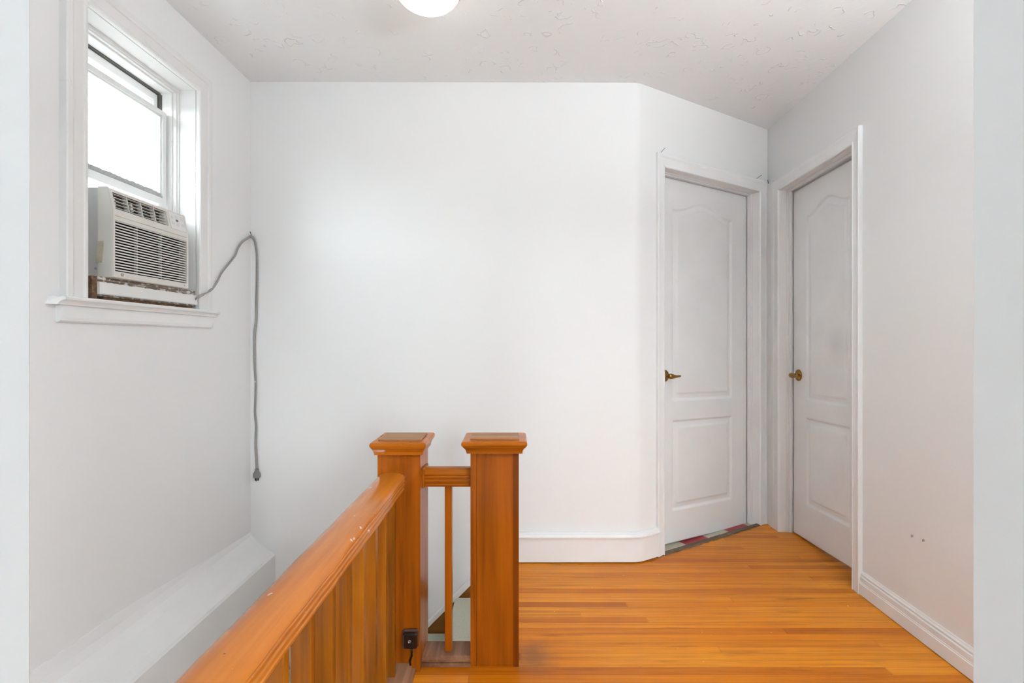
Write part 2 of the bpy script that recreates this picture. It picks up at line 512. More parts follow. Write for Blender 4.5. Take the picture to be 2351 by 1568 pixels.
# ---- left wall (with the plaster ledge over the stairwell)
mb = MB(FL)
mb.box(-3.3, W0 - 0.012, 0, WT, -0.1, CEIL)
mb.box(W1 + 0.012, 4.9, 0, WT, -0.1, CEIL)
mb.box(W0 - 0.012, W1 + 0.012, 0, WT, -0.1, WZ0 - 0.022)
mb.box(W0 - 0.012, W1 + 0.012, 0, WT, WZ1 + 0.012, CEIL)
mb.fr = lambda a, b, c: (a, b, c)
prof = [(-1.60, 0.20), (-1.345, 0.20), (-1.337, 0.165), (-1.325, 0.138), (-1.300, 0.112), (-1.268, 0.086), (-1.238, 0.064), (-1.214, 0.050), (-1.206, 0.040), (-1.206, -2.7), (-1.60, -2.7)]
Ra = [[(x, y, z) for x, z in prof] for y in (0.23, 2.50)]
mb.loft(Ra)
struct('wall_left', mb, M_WALL, 'white left wall holding the window, with a sloped plaster ledge above the stairwell', 'wall')

# ---- back wall and angled wall with a soft bend
def wall_with_hole(mb, fr, s0, s1, h0, h1, zt, z0, z1, th):
    mb.fr = fr
    mb.box(s0, h0, 0, th, z0, z1); mb.box(h1, s1, 0, th, z0, z1); mb.box(h0, h1, 0, th, zt, z1)

mb = MB()
bend = []
for k in range(9):                       # rounded bend
    a = k / 8
    p0 = Vector((A.x - 0.028, 2.4717)); p2 = A + U * 0.028
    q = p0 * (1 - a) ** 2 + A * 2 * a * (1 - a) + p2 * a * a
    bend.append((q.x, q.y))
e1_ = A + U * 0.15; e2_ = e1_ + NN * 0.1
poly = [(-1.60, 2.464), (-1.30, 2.464)] + bend + [tuple(e1_), tuple(e2_), (-1.60, 2.60)]
mb.prism(poly, -2.7, CEIL)
o = struct('wall_back', mb, M_WALL, 'wide white back wall facing the camera behind the two newel posts', 'wall')

D0, D1, DT = 0.179, 1.000, 2.045
mb = MB()
wall_with_hole(mb, FD, 0.150, ANG + 0.12, D0 - 0.012, D1 + 0.012, DT + 0.012, -0.2, CEIL, 0.12)
struct('wall_angled', mb, M_WALL, 'narrow angled white wall around the bathroom door', 'wall')

E0, E1, ET = 2.206, 2.862, 2.022
mb = MB()
wall_with_hole(mb, FR, 0.10, 3.02, E0 - 0.012, E1 + 0.012, ET + 0.012, -0.2, CEIL, 0.12)
struct('wall_right', mb, M_WALL, 'long white right wall with a door near the far corner', 'wall')

# ---- stub walls either side of the camera doorway
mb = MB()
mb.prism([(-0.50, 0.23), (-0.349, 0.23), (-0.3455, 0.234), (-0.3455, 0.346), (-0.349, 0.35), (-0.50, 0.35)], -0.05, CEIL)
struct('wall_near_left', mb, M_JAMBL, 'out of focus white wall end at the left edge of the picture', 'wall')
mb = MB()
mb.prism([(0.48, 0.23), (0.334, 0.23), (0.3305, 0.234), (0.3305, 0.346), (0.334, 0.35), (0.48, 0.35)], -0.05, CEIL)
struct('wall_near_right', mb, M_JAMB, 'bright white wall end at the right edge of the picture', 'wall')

# ---- ceiling
mb = MB(); mb.box(-1.7, 3.3, -3.4, 5.0, CEIL, CEIL + 0.2)
struct('ceiling', mb, M_CEIL, 'pale grey ceiling with stomped plaster texture', 'ceiling')

# ---- outer shell and the unseen rooms
mb = MB()
mb.box(-1.7, 3.3, 4.7, 4.9, -0.3, CEIL)
struct('wall_bathroom', mb, M_WALL, 'far wall of the room behind the doors', 'wall')
mb = MB(); mb.box(3.1, 3.3, -3.4, 4.9, -0.3, CEIL)
struct('wall_outer_right', mb, M_WALL, 'outer wall beyond the right hand door', 'wall')
mb = MB()
mb.box(-1.7, 0.9, -3.4, -3.2, -0.2, CEIL); mb.box(2.6, 3.3, -3.4, -3.2, -0.2, CEIL)
mb.box(0.9, 2.6, -3.4, -3.2, -0.2, 0.6); mb.box(0.9, 2.6, -3.4, -3.2, 2.2, CEIL)
struct('wall_rear', mb, M_WALL, 'wall of the room behind the camera with a window added for fill light', 'wall')
mb = MB()
for a in ((0.9, 0.96), (2.54, 2.6), (1.72, 1.78)): mb.box(a[0], a[1], -3.34, -3.28, 0.6, 2.2)
for c in ((0.6, 0.66), (2.14, 2.2)): mb.box(0.9, 2.6, -3.34, -3.28, c[0], c[1])
w2 = struct('window_added', mb, M_TRIM, 'unseen white framed window added behind the camera to let light in', 'window')  # added out of view, set to the right to light the angled wall
g = MB(); g.box(0.96, 2.54, -3.315, -3.31, 0.66, 2.14)
build('pane', g, M_GLASS, w2)
area('added_rear_fill', (1.75, -3.26, 1.4), (radians(90), 0, radians(180)), 1.58, 1.45, HALL_W, (0.89, 0.95, 1.0))  # added fill light set at the unseen rear window
area('added_uplight_fill', (1.30, 0.14, 1.80), (radians(180), 0, 0), 0.5, 0.5, UPFILL_W, (0.90, 0.955, 1.0))  # added fill without a fixture, aimed up for ceiling bounce
pl = bpy.data.lights.new('added_stairwell_fill', 'POINT'); pl.energy = LOWER_W; pl.shadow_soft_size = 0.12; pl.color = (0.97, 0.98, 1.0)  # added unseen fill that brightens the stairwell from below
plo = bpy.data.objects.new('added_stairwell_fill', pl); plo.location = (-0.95, 0.75, -1.3); COL.objects.link(plo)

# ---- floor
fx = 3.3
fy = A.y + (fx - A.x) * U.y / U.x
floor_poly = [(-1.7, 0.23), (fx, 0.23), (fx, fy), (A.x, A.y + 0.002), (0.018, 2.47), (0.018, 1.80), (-0.15, 1.80), (-0.15, 1.78), (-0.31, 1.78), (-0.31, 1.805), (-0.48, 1.805), (-0.48, 0.30), (-1.7, 0.30)]
mb = MB(); mb.prism(floor_poly, -0.22, 0.0)
struct('floor', mb, M_FLOOR, 'orange varnished strip wood floor of the landing', 'floor')
mb = MB(); mb.box(-1.7, fx, -3.4, 0.228, -0.22, 0.0)
struct('floor_rear', mb, M_REARFLOOR, 'unseen floor behind the camera, made pale to bounce neutral light', 'floor')
mb = MB(); mb.prism([(A.x, A.y + 0.006), (fx, fy + 0.004), (fx, 4.8), (A.x - 0.3, 4.8)], -0.22, -0.008)
struct('floor_bathroom', mb, M_TILE, 'red and cream checked lino just showing under the bathroom door', 'floor')

# ---- stairwell enclosure below the floor
mb = MB(); mb.box(-0.48, -0.40, 0.30, 1.75, -2.7, -0.22); mb.box(-0.48, 0.10, 1.70, 1.775, -2.7, -0.22); mb.box(0.03, 0.10, 1.775, 2.47, -2.7, -0.22)
struct('wall_stairwell', mb, M_WALL, 'white wall under the landing edge inside the stairwell', 'wall')
mb = MB(); mb.box(-1.4, -0.40, 0.18, 0.30, -2.7, -0.22)
struct('wall_stairwell_near', mb, M_WALL, 'near end wall of the stairwell below the camera', 'wall')
mb = MB(); mb.box(-1.6, 0.1, 0.18, 2.6, -2.8, -2.7)
struct('floor_lower', mb, M_FLOOR, 'floor at the foot of the stairs', 'floor')

# ------------------------------------------------------------------ casings and doors
def casing(fr, s0, s1, zb, zt, prof, right_w=1.0, left_w=1.0):
    """mitred three sided surround, prof = (distance from opening, thickness towards the room)"""
    mb = MB(fr)
    path = lambda w: [(s0 - w * left_w, zb), (s0 - w * left_w, zt + w), (s1 + w * right_w, zt + w), (s1 + w * right_w, zb)]
    rings = []
    cols = [[(s, -t_, z) for s, z in path(w_)] for w_, t_ in prof]
    rings = [[cols[j][k] for j in range(len(prof))] for k in range(4)]
    mb.loft(rings)
    return mb

CAS = [(0.0005, 0.0), (0, 0.012), (0.003, 0.016), (0.010, 0.017), (0.013, 0.013), (0.045, 0.015), (0.048, 0.016), (0.056, 0.018), (0.066, 0.018), (0.069, 0.015), (0.069, -0.002)]

def panel_door(fr, s0, s1, z0f, z1, nf, th, panels, step=0.0058):
    """door leaf whose front skin carries the moulded panels; z0f(s) = lower edge"""
    mb = MB(fr)
    ns = int((s1 - s0) / step); nz = int(2.0 / step)
    def depth(s, z):
        d = -1
        for (a, b, c, sh, pk) in panels:
            t_ = (s - (a + b) / 2) / ((b - a) / 2)
            tt = max(-1, min(1, t_ / 0.92))
            top = sh + (pk - sh) * 0.5 * (1 + cos(pi * tt))
            sl = (pk - sh) * 0.5 * pi * sin(pi * tt) / (0.92 * (b - a) / 2)
            dd = min(s - a, b - s, z - c, (top - z) / sqrt(1 + sl * sl))
            d = max(d, dd)
        if d <= 0: return 0
        if d < 0.006: return 0.0085 * (d / 0.006)
        if d < 0.034: return 0.0085 - 0.0035 * (d - 0.006) / 0.028
        if d < 0.039: return 0.0050 - 0.0048 * (d - 0.034) / 0.005
        return 0.0002
    g = []
    for i in range(ns + 1):
        s = s0 + (s1 - s0) * i / ns
        col = []
        for j in range(nz + 1):
            q = j / nz
            z = z1 * q
            zz = z0f(s) * (1 - q) + z1 * q
            col.append(mb.pt(s, nf + depth(s, z), zz))
        g.append(col)
    for i in range(ns):
        for j in range(nz):
            mb.face([g[i][j], g[i + 1][j], g[i + 1][j + 1], g[i][j + 1]], True)
    # edges and back
    b = [[mb.pt(s, nf + th, z) for z in (z0f(s), z1)] for s in (s0, s1)]
    mb.face([g[i][0] for i in range(ns + 1)] + [b[1][0], b[0][0]])
    mb.face([g[i][nz] for i in range(ns + 1)] + [b[1][1], b[0][1]])
    mb.face(g[0] + [b[0][1], b[0][0]]); mb.face(g[ns] + [b[1][1], b[1][0]])
    mb.face([b[0][0], b[0][1], b[1][1], b[1][0]])
    return mb

def jamb(fr, s0, s1, zt, depth_, recess):
    mb = MB(fr)
    t_ = 0.012
    mb.box(s0 - t_, s0, 0.0, depth_, -0.02, zt + t_); mb.box(s1, s1 + t_, 0.0, depth_, -0.02, zt + t_); mb.box(s0, s1, 0.0, depth_, zt, zt + t_)
    # stops behind / in front of the leaf
    a, b = recess - 0.024, recess - 0.006
    mb.box(s0, s0 + 0.010, a, b, -0.02, zt); mb.box(s1 - 0.010, s1, a, b, -0.02, zt); mb.box(s0 + 0.010, s1 - 0.010, a, b, zt - 0.010, zt)
    mb.box(s0, s0 + 0.004, a - 0.012, a, -0.02, zt); mb.box(s1 - 0.004, s1, a - 0.012, a, -0.02, zt); mb.box(s0, s1, a - 0.012, a, zt - 0.004, zt)
    return mb

def lever_handle(parent, fr, sc, zc, nf, sdir):
    """lever handle on a leaf face at n = nf, pointing along +-s"""
    h = MB(fr)
    h.lathe([(0.0335, 0.0), (0.0335, -0.003), (0.031, -0.0065), (0.024, -0.010), (0.015, -0.012), (0.012, -0.014), (0.0105, -0.022), (0.0105, -0.036)], (sc, nf, zc), 'y', 36)
    hd = build('door_handle', h, M_BRASS, parent, 'aged brass lever handle with a round plate')
    l = MB(fr)
    prof = [(-0.012, 0.0045, 0.006), (-0.009, 0.010, 0.0125), (0.0, 0.0125, 0.0150), (0.012, 0.012, 0.0145), (0.026, 0.0095, 0.0115), (0.042, 0.0075, 0.0085), (0.056, 0.0065, 0.0070), (0.070, 0.0060, 0.0062), (0.077, 0.0055, 0.0055), (0.080, 0.003, 0.003)]
    rings = []
    for d, rn, rz in prof:
        rings.append([(sc + sdir * d, nf - 0.044 + rn * cos(2 * pi * k / 16), zc + rz * sin(2 * pi * k / 16) - 0.003 * sin(pi * max(0, d) / 0.09)) for k in range(16)])
    l.loft(rings, True)
    build('lever', l, M_BRASS, hd)
    return hd

# door 1 : bathroom door in the angled wall
d1 = tag(empty('door_1', FD((D0 + D1) / 2, 0, 0)), 'white two-panel arched door in the angled wall, lever at its left edge', 'door', kind='structure')
build('door_frame', jamb(FD, D0, D1, DT, 0.13, 0.07), M_TRIM, d1)
build('door_casing', casing(FD, D0, D1, 0.0, DT, [(a * 1.05, b) for a, b in CAS], left_w=0.72), M_TRIM, d1)
zb1 = lambda s: 0.010 - 0.030 * (s - 0.19) / 0.8
build('door_leaf', panel_door(FD, 0.186, 0.9875, zb1, 2.036, 0.07, 0.035,
      [(0.330, 0.846, 0.795, 1.866, 1.922), (0.330, 0.846, 0.180, 0.680, 0.680)]), M_DOOR, d1)
lever_handle(d1, FD, 0.265, 0.938, 0.07, 1)

# door 2 : in the right wall
d2 = tag(empty('door_2', FR((E0 + E1) / 2, 0, 0)), 'white two-panel arched door in the right wall, lever at its far edge', 'door', kind='structure')
build('door_frame', jamb(FR, E0, E1, ET, 0.13, 0.07), M_TRIM, d2)
build('door_casing', casing(FR, E0, E1, 0.0, ET, CAS, left_w=0.75), M_TRIM, d2)
zb2 = lambda s: 0.040 - 0.036 * (s - E0) / (E1 - E0)
build('door_leaf', panel_door(FR, E0 + 0.004, 2.8495, zb2, 2.006, 0.07, 0.035,
      [(2.343, 2.716, 0.790, 1.830, 1.886), (2.343, 2.716, 0.200, 0.687, 0.687)]), M_DOOR, d2)
lever_handle(d2, FR, 2.795, 0.932, 0.07, -1)

mb = MB()
c1 = [FD(1.05, 0, 0), FD(1.05, -0.012, 0), FD(1.068, -0.017, 0), FR(2.940, -0.017, 0), FR(2.925, -0.012, 0), FR(2.925, 0, 0), (B.x + 0.002, B.y + 0.002, 0)]
mb.prism([(p[0], p[1]) for p in c1], 0.0, 2.098)
struct('trim_3', mb, M_TRIM, 'narrow white strip filling the corner between the two door casings', 'trim')
# old splintered threshold edge under door 1
mb = MB(FD)
n_ = 60
top = []; rnd = random.Random(3)
rings = []
for k in range(n_ + 1):
    s = D0 - 0.06 + (D1 - D0 + 0.06) * k / n_
    w_ = 0.016 + 0.008 * rnd.random()
    rings.append([(s, -w_, 0.001), (s, -w_ * 0.6, 0.004 + 0.003 * rnd.random()), (s, 0.010, 0.005 + 0.002 * rnd.random()), (s, 0.018, -0.006)])
mb.loft(rings)
struct('trim_1', mb, M_THRESH, 'splintered brown threshold edge in front of the bathroom door', 'threshold')

# ------------------------------------------------------------------ baseboards
def sweep(path, prof, mb=None):
    """path: 2d points; prof: (offset to the right-hand side of travel, z)"""
    mb = mb or MB()
    P = [Vector(p) for p in path]; rings = []
    for k, p in enumerate(P):
        ds = []
        if k > 0: ds.append((P[k] - P[k - 1]).normalized())
        if k < len(P) - 1: ds.append((P[k + 1] - P[k]).normalized())
        ns = [Vector((d.y, -d.x)) for d in ds]
        m_ = sum(ns, Vector((0, 0))).normalized()
        sc = 1 / max(0.3, m_.dot(ns[0]))
        rings.append([(p.x + m_.x * o_ * sc, p.y + m_.y * o_ * sc, z) for o_, z in prof])
    return mb.loft(rings)

bb = [(-0.005, 0.007), (0.018, 0.007), (0.018, 0.128), (0.019, 0.1285), (0.019, 0.131), (0.030, 0.132), (0.031, 0.138), (0.026, 0.148), (0.014, 0.156), (0.004, 0.158), (-0.005, 0.158)]
pth = [(0.022, 2.4695)] + bend + [tuple(A + U * 0.126)]
mb = sweep(pth, bb)
struct('baseboard_back', mb, M_TRIM, 'tall white baseboard with a cap moulding along the back wall', 'baseboard')
rb = [(-0.004, 0.003), (0.016, 0.003), (0.016, 0.052), (0.0135, 0.054), (0.0135, 0.058), (0.012, 0.060), (0.012, 0.080), (0.006, 0.084), (0.009, 0.087), (0.009, 0.092), (0.005, 0.098), (0.003, 0.104), (-0.004, 0.104)]
p1 = FR(2.158, 0, 0); p2 = FR(0.35, 0, 0)
mb = sweep([(p1[0], p1[1]), (p2[0], p2[1])], rb)
struct('baseboard_right', mb, M_TRIM, 'stepped white baseboard running along the right wall', 'baseboard')

# dark joint under the back baseboard is the real gap of 4 mm; caulk line at its foot
# ------------------------------------------------------------------ window 1
win = tag(empty('window_1', FL((W0 + W1) / 2, 0, WZ0)), 'white sash window high in the left wall, raised over the air conditioner', 'window', kind='structure')
WC = [(0.0005, 0.0025), (0, 0.016), (0.003, 0.020), (0.012, 0.021), (0.016, 0.017), (0.050, 0.019), (0.053, 0.023), (0.060, 0.025), (0.075, 0.025), (0.078, 0.022), (0.078, -0.002), (0.030, -0.002), (0.030, 0.0025)]
build('casing', casing(FL, W0, W1, WZ0, WZ1, WC), M_CASING, win)
mb = MB(FL)   # recess lining, stops
mb.box(W0 - 0.012, W0, 0.0, WT, WZ0, WZ1 + 0.012); mb.box(W1 + 0.0, W1 + 0.012, 0.0, WT, WZ0, WZ1 + 0.012); mb.box(W0, W1, 0.0, WT, WZ1, WZ1 + 0.012)
mb.box(W0 - 0.01, W1 + 0.01, 0.0, WT, WZ0 - 0.022, WZ0)
for (n0, n1, d_) in ((0.068, 0.074, 0.006), (0.074, 0.088, 0.012), (0.088, 0.170, 0.018)):
    mb.box(W0, W0 + d_, n0, n1, WZ0, WZ1); mb.box(W1 - d_, W1, n0, n1, WZ0, WZ1); mb.box(W0 + d_, W1 - d_, n0, n1, WZ1 - d_ - 0.004, WZ1)
build('window_frame', mb, M_CASING, win)
mb = MB(FL)
mb.box(W1 - 0.026, W1 - 0.0182, 0.150, 0.153, 1.70, 2.160); mb.box(W1 - 0.0195, W1 - 0.0182, 0.128, 0.18, 2.08, 2.160)
mb.box(W0 + 0.018, W1 - 0.018, 0.134, 0.185, 2.1605, 2.1668)
build('sash_gap_shade', mb, M_SASHGAP, win, 'dark strips standing in for the shaded sash gaps')  # dark strips in place of the shade in the sash gaps
def sash(name, s0, s1, z0, z1, n0, n1, st, tr, br):
    m_ = MB(FL)
    m_.box(s0, s0 + st, n0, n1, z0, z1); m_.box(s1 - st, s1, n0, n1, z0, z1)
    m_.box(s0 + st, s1 - st, n0, n1, z1 - tr, z1); m_.box(s0 + st, s1 - st, n0, n1, z0, z0 + br)
    # inner glazing lip
    l = 0.006
    m_.box(s0 + st, s0 + st + l, n0 + 0.006, n1 - 0.004, z0 + br, z1 - tr); m_.box(s1 - st - l, s1 - st, n0 + 0.006, n1 - 0.004, z0 + br, z1 - tr)
    m_.box(s0 + st + l, s1 - st - l, n0 + 0.006, n1 - 0.004, z1 - tr - l, z1 - tr); m_.box(s0 + st + l, s1 - st - l, n0 + 0.006, n1 - 0.004, z0 + br, z0 + br + l)
    o = build(name, m_, M_ALU, win, bevel=0.0012)
    p = MB(FL); p.box(s0 + st, s1 - st, (n0 + n1) / 2 - 0.0015, (n0 + n1) / 2 + 0.0015, z0 + br, z1 - tr)
    build('pane', p, M_GLASS, o)
    return o
sash('lower_sash', W0 + 0.020, W1 - 0.026, 1.690, 2.080, 0.104, 0.126, 0.022, 0.020, 0.030)
sash('upper_sash', W0 + 0.020, W1 - 0.026, 1.690, 2.156, 0.142, 0.164, 0.020, 0.030, 0.030)
# weather strip at the foot of the lower pane, torn upper edge
mb = MB(FL); rn = random.Random(5); rings = []
for k in range(46):
    s = W0 + 0.043 + (W1 - W0 - 0.093) * k / 45
    z = 1.738 + 0.004 * rn.random()
    rings.append([(s, 0.108, 1.722), (s, 0.110, z), (s, 0.112, z), (s, 0.113, 1.722)])
mb.loft(rings)
build('weather_strip', mb, M_GREYSTRIP, win, 'torn grey weather strip')
# stool and apron
stool = [(0.06, 1.262), (-0.036, 1.262), (-0.041, 1.2605), (-0.043, 1.257), (-0.041, 1.2515), (-0.036, 1.249), (-0.030, 1.246), (-0.025, 1.240), (-0.024, 1.236), (0.0, 1.236), (0.0, 1.2405), (0.06, 1.2405)]
mb = MB(FL)
def stool_ring(s, k): return [(s + (k * min(0, n) * -0.55), n, z) for n, z in stool]
mb.loft([stool_ring(1.398, 1), [(s_, n, z) for s_, n, z in stool_ring(1.400, 0.8)], [(s_, n, z) for s_, n, z in stool_ring(2.166, -0.8)], stool_ring(2.168, -1)])
# keep the part in the wall opening only as wide as the opening
build('window_sill', mb, M_TRIM, win)
mb = MB(FL); ap = [(0.002, 1.236), (-0.016, 1.236), (-0.017, 1.200), (-0.014, 1.190), (-0.006, 1.185), (0.002, 1.185)]
mb.loft([[(s, n, z) for n, z in ap] for s in (1.430, 2.140)])
build('apron', mb, M_TRIM, win)

# ------------------------------------------------------------------ board under the air conditioner
bd = tag(empty('wood_board', FL(1.80, 0, 1.262)), 'thick weathered board on the window sill carrying the air conditioner', 'board')
mb = MB(FL); mb.box(1.562, 2.046, 0.000, 0.10, 1.276, 1.340)
build('board_core', mb, M_PLY, bd)
mb = MB(FL)
rings = []; rn = random.Random(9)
for k in range(60):
    s = 1.566 + (2.040 - 1.566) * k / 59
    zt = 1.321 + 0.0035 * rn.random() - 0.002
    rings.append([(s, 0.004, 1.281), (s, -0.010, 1.281), (s, -0.012, 1.284), (s, -0.0115, zt), (s, -0.004, zt + 0.001), (s, 0.004, zt + 0.001)])
mb.loft(rings)
build('painted_face', mb, M_BOARD, bd, 'white painted front face')
mb = MB(FL); mb.box(1.546, 1.5655, -0.004, 0.09, 1.266, 1.338)
build('board_end', mb, M_ENDGRAIN, bd, 'bare brown board end')
mb = MB(FL); mb.box(1.60, 2.03, 0.006, 0.09, 1.262, 1.277)
build('packing_strip', mb, M_ENDGRAIN, bd)

# ------------------------------------------------------------------ air conditioner
S0, S1 = 1.600, 1.964
Z0, Z1 = 1.342, 1.640
ac = tag(empty('air_conditioner', FL(1.78, 0.05, Z0)), 'ivory window air conditioner with louvred front mounted in the left window', 'air conditioner')
def nf(z): return -0.027 + max(0.0, (z - 1.560) / 0.08) * 0.016
def FA(s, n, z): x, y, zz = FL(s, nf(z) + n, z); return (x, y, zz)
mb = MB(FL); mb.box(S0 + 0.004, S1 - 0.004, 0.022, 0.42, Z0 + 0.003, Z1 - 0.001)
build('cabinet', mb, M_GREYMETAL, ac, 'pale grey metal cabinet', bevel=0.002)
mb = MB(FA)
def strip(a0, a1, z0, z1, n0=0.0, n1=0.012):
    zs = [z0] + [z for z in (1.560,) if z0 < z < z1] + [z1]
    for i in range(len(zs) - 1): mb.box(a0, a1, n0, n1, zs[i], zs[i + 1])
V0, V1, VZ0, VZ1 = 1.612, 1.856, 1.570, 1.626
G0, G1, GZ0, GZ1 = 1.608, 1.953, 1.3615, 1.532
strip(S0 + 0.001, G0, Z0, Z1 - 0.004); strip(G1, S1 - 0.001, Z0, Z1 - 0.004)
strip(G0, G1, Z0, GZ0); strip(G0, G1, GZ1, 1.5455); strip(G0, G1, 1.5470, VZ0)
strip(G0, V0, VZ0, Z1 - 0.004); strip(V1, G1, VZ0, Z1 - 0.004); strip(V0, V1, VZ1, Z1 - 0.004)
strip(G0, G1, 1.5455, 1.5470, 0.003, 0.012)
# shell of the cover: sides, top, bottom with a chamfered front edge
def FAs(s, n, z): return FL(s, n, z)
mb.fr = FL
for (sa, sb) in ((S0, S0 + 0.006), (S1 - 0.006, S1)):
    mb.prism([], 0, 0) if False else None
    r = []
    for z in (Z0, 1.560, Z1 + 0.0005):
        f_ = nf(z)
        r.append([(sa, f_ + 0.004, z), (sb, f_ + 0.004, z), (sb, 0.024, z), (sa, 0.024, z)])
    mb.loft(r)
r = [[(s, nf(Z1) + 0.006, Z1 - 0.008), (s, nf(Z1) + 0.004, Z1 - 0.004), (s, nf(Z1) + 0.012, Z1), (s, 0.0235, Z1 + 0.001), (s, 0.0235, Z1 - 0.008)] for s in (S0 + 0.0006, S1 - 0.0006)]
mb.loft(r)
r = [[(s, -0.024, Z0), (s, -0.022, Z0 - 0.002), (s, 0.024, Z0 - 0.001), (s, 0.0235, Z0 + 0.008), (s, -0.024, Z0 + 0.008)] for s in (S0 + 0.0006, S1 - 0.0006)]
mb.loft(r)
build('front_cover', mb, M_PLASTIC, ac, 'ivory plastic front cover')
mb = MB(FL); mb.box(G0 - 0.002, G1 + 0.002, 0.006, 0.021, GZ0 - 0.002, VZ1 + 0.004)
build('interior', mb, M_DARKIN, ac, 'dark interior behind the louvres')
mb = MB(FL)
nl = 18
for k in range(nl):
    z = GZ0 + 0.0060 + (GZ1 - GZ0 - 0.0085) * k / (nl - 1)
    h = 0.0024
    r = []
    for s in (G0 + 0.001, G0 + 0.006, G1 - 0.006, G1 - 0.001):
        q = 1.0 if G0 + 0.002 < s < G1 - 0.002 else 0.6
        r.append([(s, -0.0265, z - h * q), (s, -0.0265 + 0.002, z + h * q), (s, -0.0195, z + h * q + 0.0008), (s, -0.0205, z - h * q + 0.0008)])
    mb.loft(r)
for s in (1.722, 1.838):
    mb.box(s - 0.0018, s + 0.0018, -0.010, 0.0, GZ0, GZ1)
build('intake_grille', mb, M_LOUVER, ac, 'rows of pale horizontal louvres')
mb = MB(FA)
for k in range(5):
    z = VZ0 + 0.006 + (VZ1 - VZ0 - 0.010) * k / 4.0
    mb.box(V0, V1, 0.004, 0.016, z - 0.0009, z + 0.0009)
for k in range(1, 4):
    s = V0 + (V1 - V0) * k / 4.0
    mb.box(s - 0.0016, s + 0.0016, 0.002, 0.018, VZ0, VZ1)
for s in (V0 + 0.012, V0 + 0.085):
    mb.box(s - 0.004, s + 0.006, 0.010, 0.020, VZ0 + 0.012, VZ1 - 0.012)
build('air_outlet', mb, M_LOUVER, ac, 'outlet grid with three upright dividers')
# side walls of the outlet so it reads as a deep slot
mb = MB(FA)
mb.loft([[(V1 + 0.001, 0.001, z), (V1 + 0.001, 0.03, z), (V1 - 0.010, 0.03, z)] for z in (VZ0, VZ1)])
build('outlet_cheek', mb, M_PLASTIC, ac)
cp = MB(FA); cp.box(1.868, 1.950, -0.0014, 0.002, 1.566, 1.631)
cpo = build('control_panel', cp, M_PANELW, ac, 'white control panel')
mb = MB(FA)
mb.box(1.868, 1.950, -0.0010, 0.002, 1.631, 1.6325); mb.box(1.9502, 1.9518, -0.0010, 0.002, 1.564, 1.6325)
build('panel_shadow_line', mb, M_PRINT, cpo)
def outline(m_, sc, zc, w_, h_, t_=0.0008):
    n0, n1 = -0.0020, -0.0010
    m_.box(sc - w_ / 2, sc + w_ / 2, n0, n1, zc + h_ / 2 - t_, zc + h_ / 2); m_.box(sc - w_ / 2, sc + w_ / 2, n0, n1, zc - h_ / 2, zc - h_ / 2 + t_)
    m_.box(sc - w_ / 2, sc - w_ / 2 + t_, n0, n1, zc - h_ / 2, zc + h_ / 2); m_.box(sc + w_ / 2 - t_, sc + w_ / 2, n0, n1, zc - h_ / 2, zc + h_ / 2)
for (sc, zc, w_, h_) in ((1.882, 1.611, 0.010, 0.008), (1.906, 1.617, 0.010, 0.012), (1.936, 1.616, 0.012, 0.016), (1.884, 1.589, 0.011, 0.009), (1.938, 1.590, 0.012, 0.008)):
    m_ = MB(FA); outline(m_, sc, zc, w_, h_); m_.box(sc - 0.002, sc + 0.002, -0.0020, -0.0010, zc - 0.0005, zc + 0.0005)
    build('button', m_, M_PRINT, cpo)
m_ = MB(FA)
for k in range(20):
    a0, a1 = 2 * pi * k / 20, 2 * pi * (k + 1) / 20
    m_.loft([[(1.909 + rr * cos(a), nn, 1.587 + 1.15 * rr * sin(a)) for rr, nn in ((0.0062, -0.001), (0.0062, -0.002), (0.0054, -0.002), (0.0054, -0.001))] for a in (a0, a1)])
build('power_button', m_, M_PRINT, cpo)
m_ = MB(FA); m_.box(1.902, 1.914, -0.0020, -0.001, 1.599, 1.607); build('display', m_, M_DISPLAY, cpo, 'small dark display')
# round badge
m_ = MB(FA)
bc, bz, br_ = 1.636, 1.3525, 0.0058
for k in range(24):
    a0, a1 = 2 * pi * k / 24, 2 * pi * (k + 1) / 24
    m_.loft([[(bc + rr * cos(a), nn, bz + rr * sin(a)) for rr, nn in ((br_, 0.0), (br_, -0.001), (br_ - 0.0010, -0.001), (br_ - 0.0010, 0.0))] for a in (a0, a1)])
def curl(cx, cz, pts):
    for i in range(len(pts) - 1):
        (a, b), (c, d) = pts[i], pts[i + 1]
        m_.tube([(cx + a, -0.0008, cz + b), (cx + c, -0.0008, cz + d)], 0.00035, 6)
cG = [(0.0028 * cos(a) * 0.62 - 0.0014, 0.0030 * sin(a)) for a in [radians(v) for v in range(50, 331, 28)]] + [(-0.0003, -0.0002), (-0.0012, -0.0002)]
cE = [(0.0026 * cos(a) * 0.55 + 0.0018, 0.0016 * sin(a) + 0.0014) for a in [radians(v) for v in range(40, 300, 32)]] + [(0.0016 + 0.0016 * cos(a) * 0.75, 0.0016 * sin(a) - 0.0016) for a in [radians(v) for v in range(110, 330, 32)]]
curl(bc, bz, cG); curl(bc, bz, cE)
build('badge', m_, M_BADGE, ac, 'round grey script monogram badge')
m_ = MB(FA); m_.lathe([(0.0022, 0.0), (0.0022, -0.0008), (0.0012, -0.0014)], (1.941, 0.0, 1.3525), 'y', 14); build('screw', m_, M_STEEL, ac)
m_ = MB(FL); m_.lathe([(0.0042, 0.0), (0.0042, -0.002), (0.003, -0.0035), (0.001, -0.004)], (0, 0, 0), 'z', 16)
m_.v = [(FL(S0 + 0.0045, 0.034, 1.370)[0] + (v[0] - FL(0, 0, 0)[0]) * 1, S0 + 0.0045 + v[2], 1.370 + v[1]) for v in m_.v]
build('screw', m_, M_STEEL, ac)
m_ = MB(FL)
m_.prism([], 0, 0) if False else None
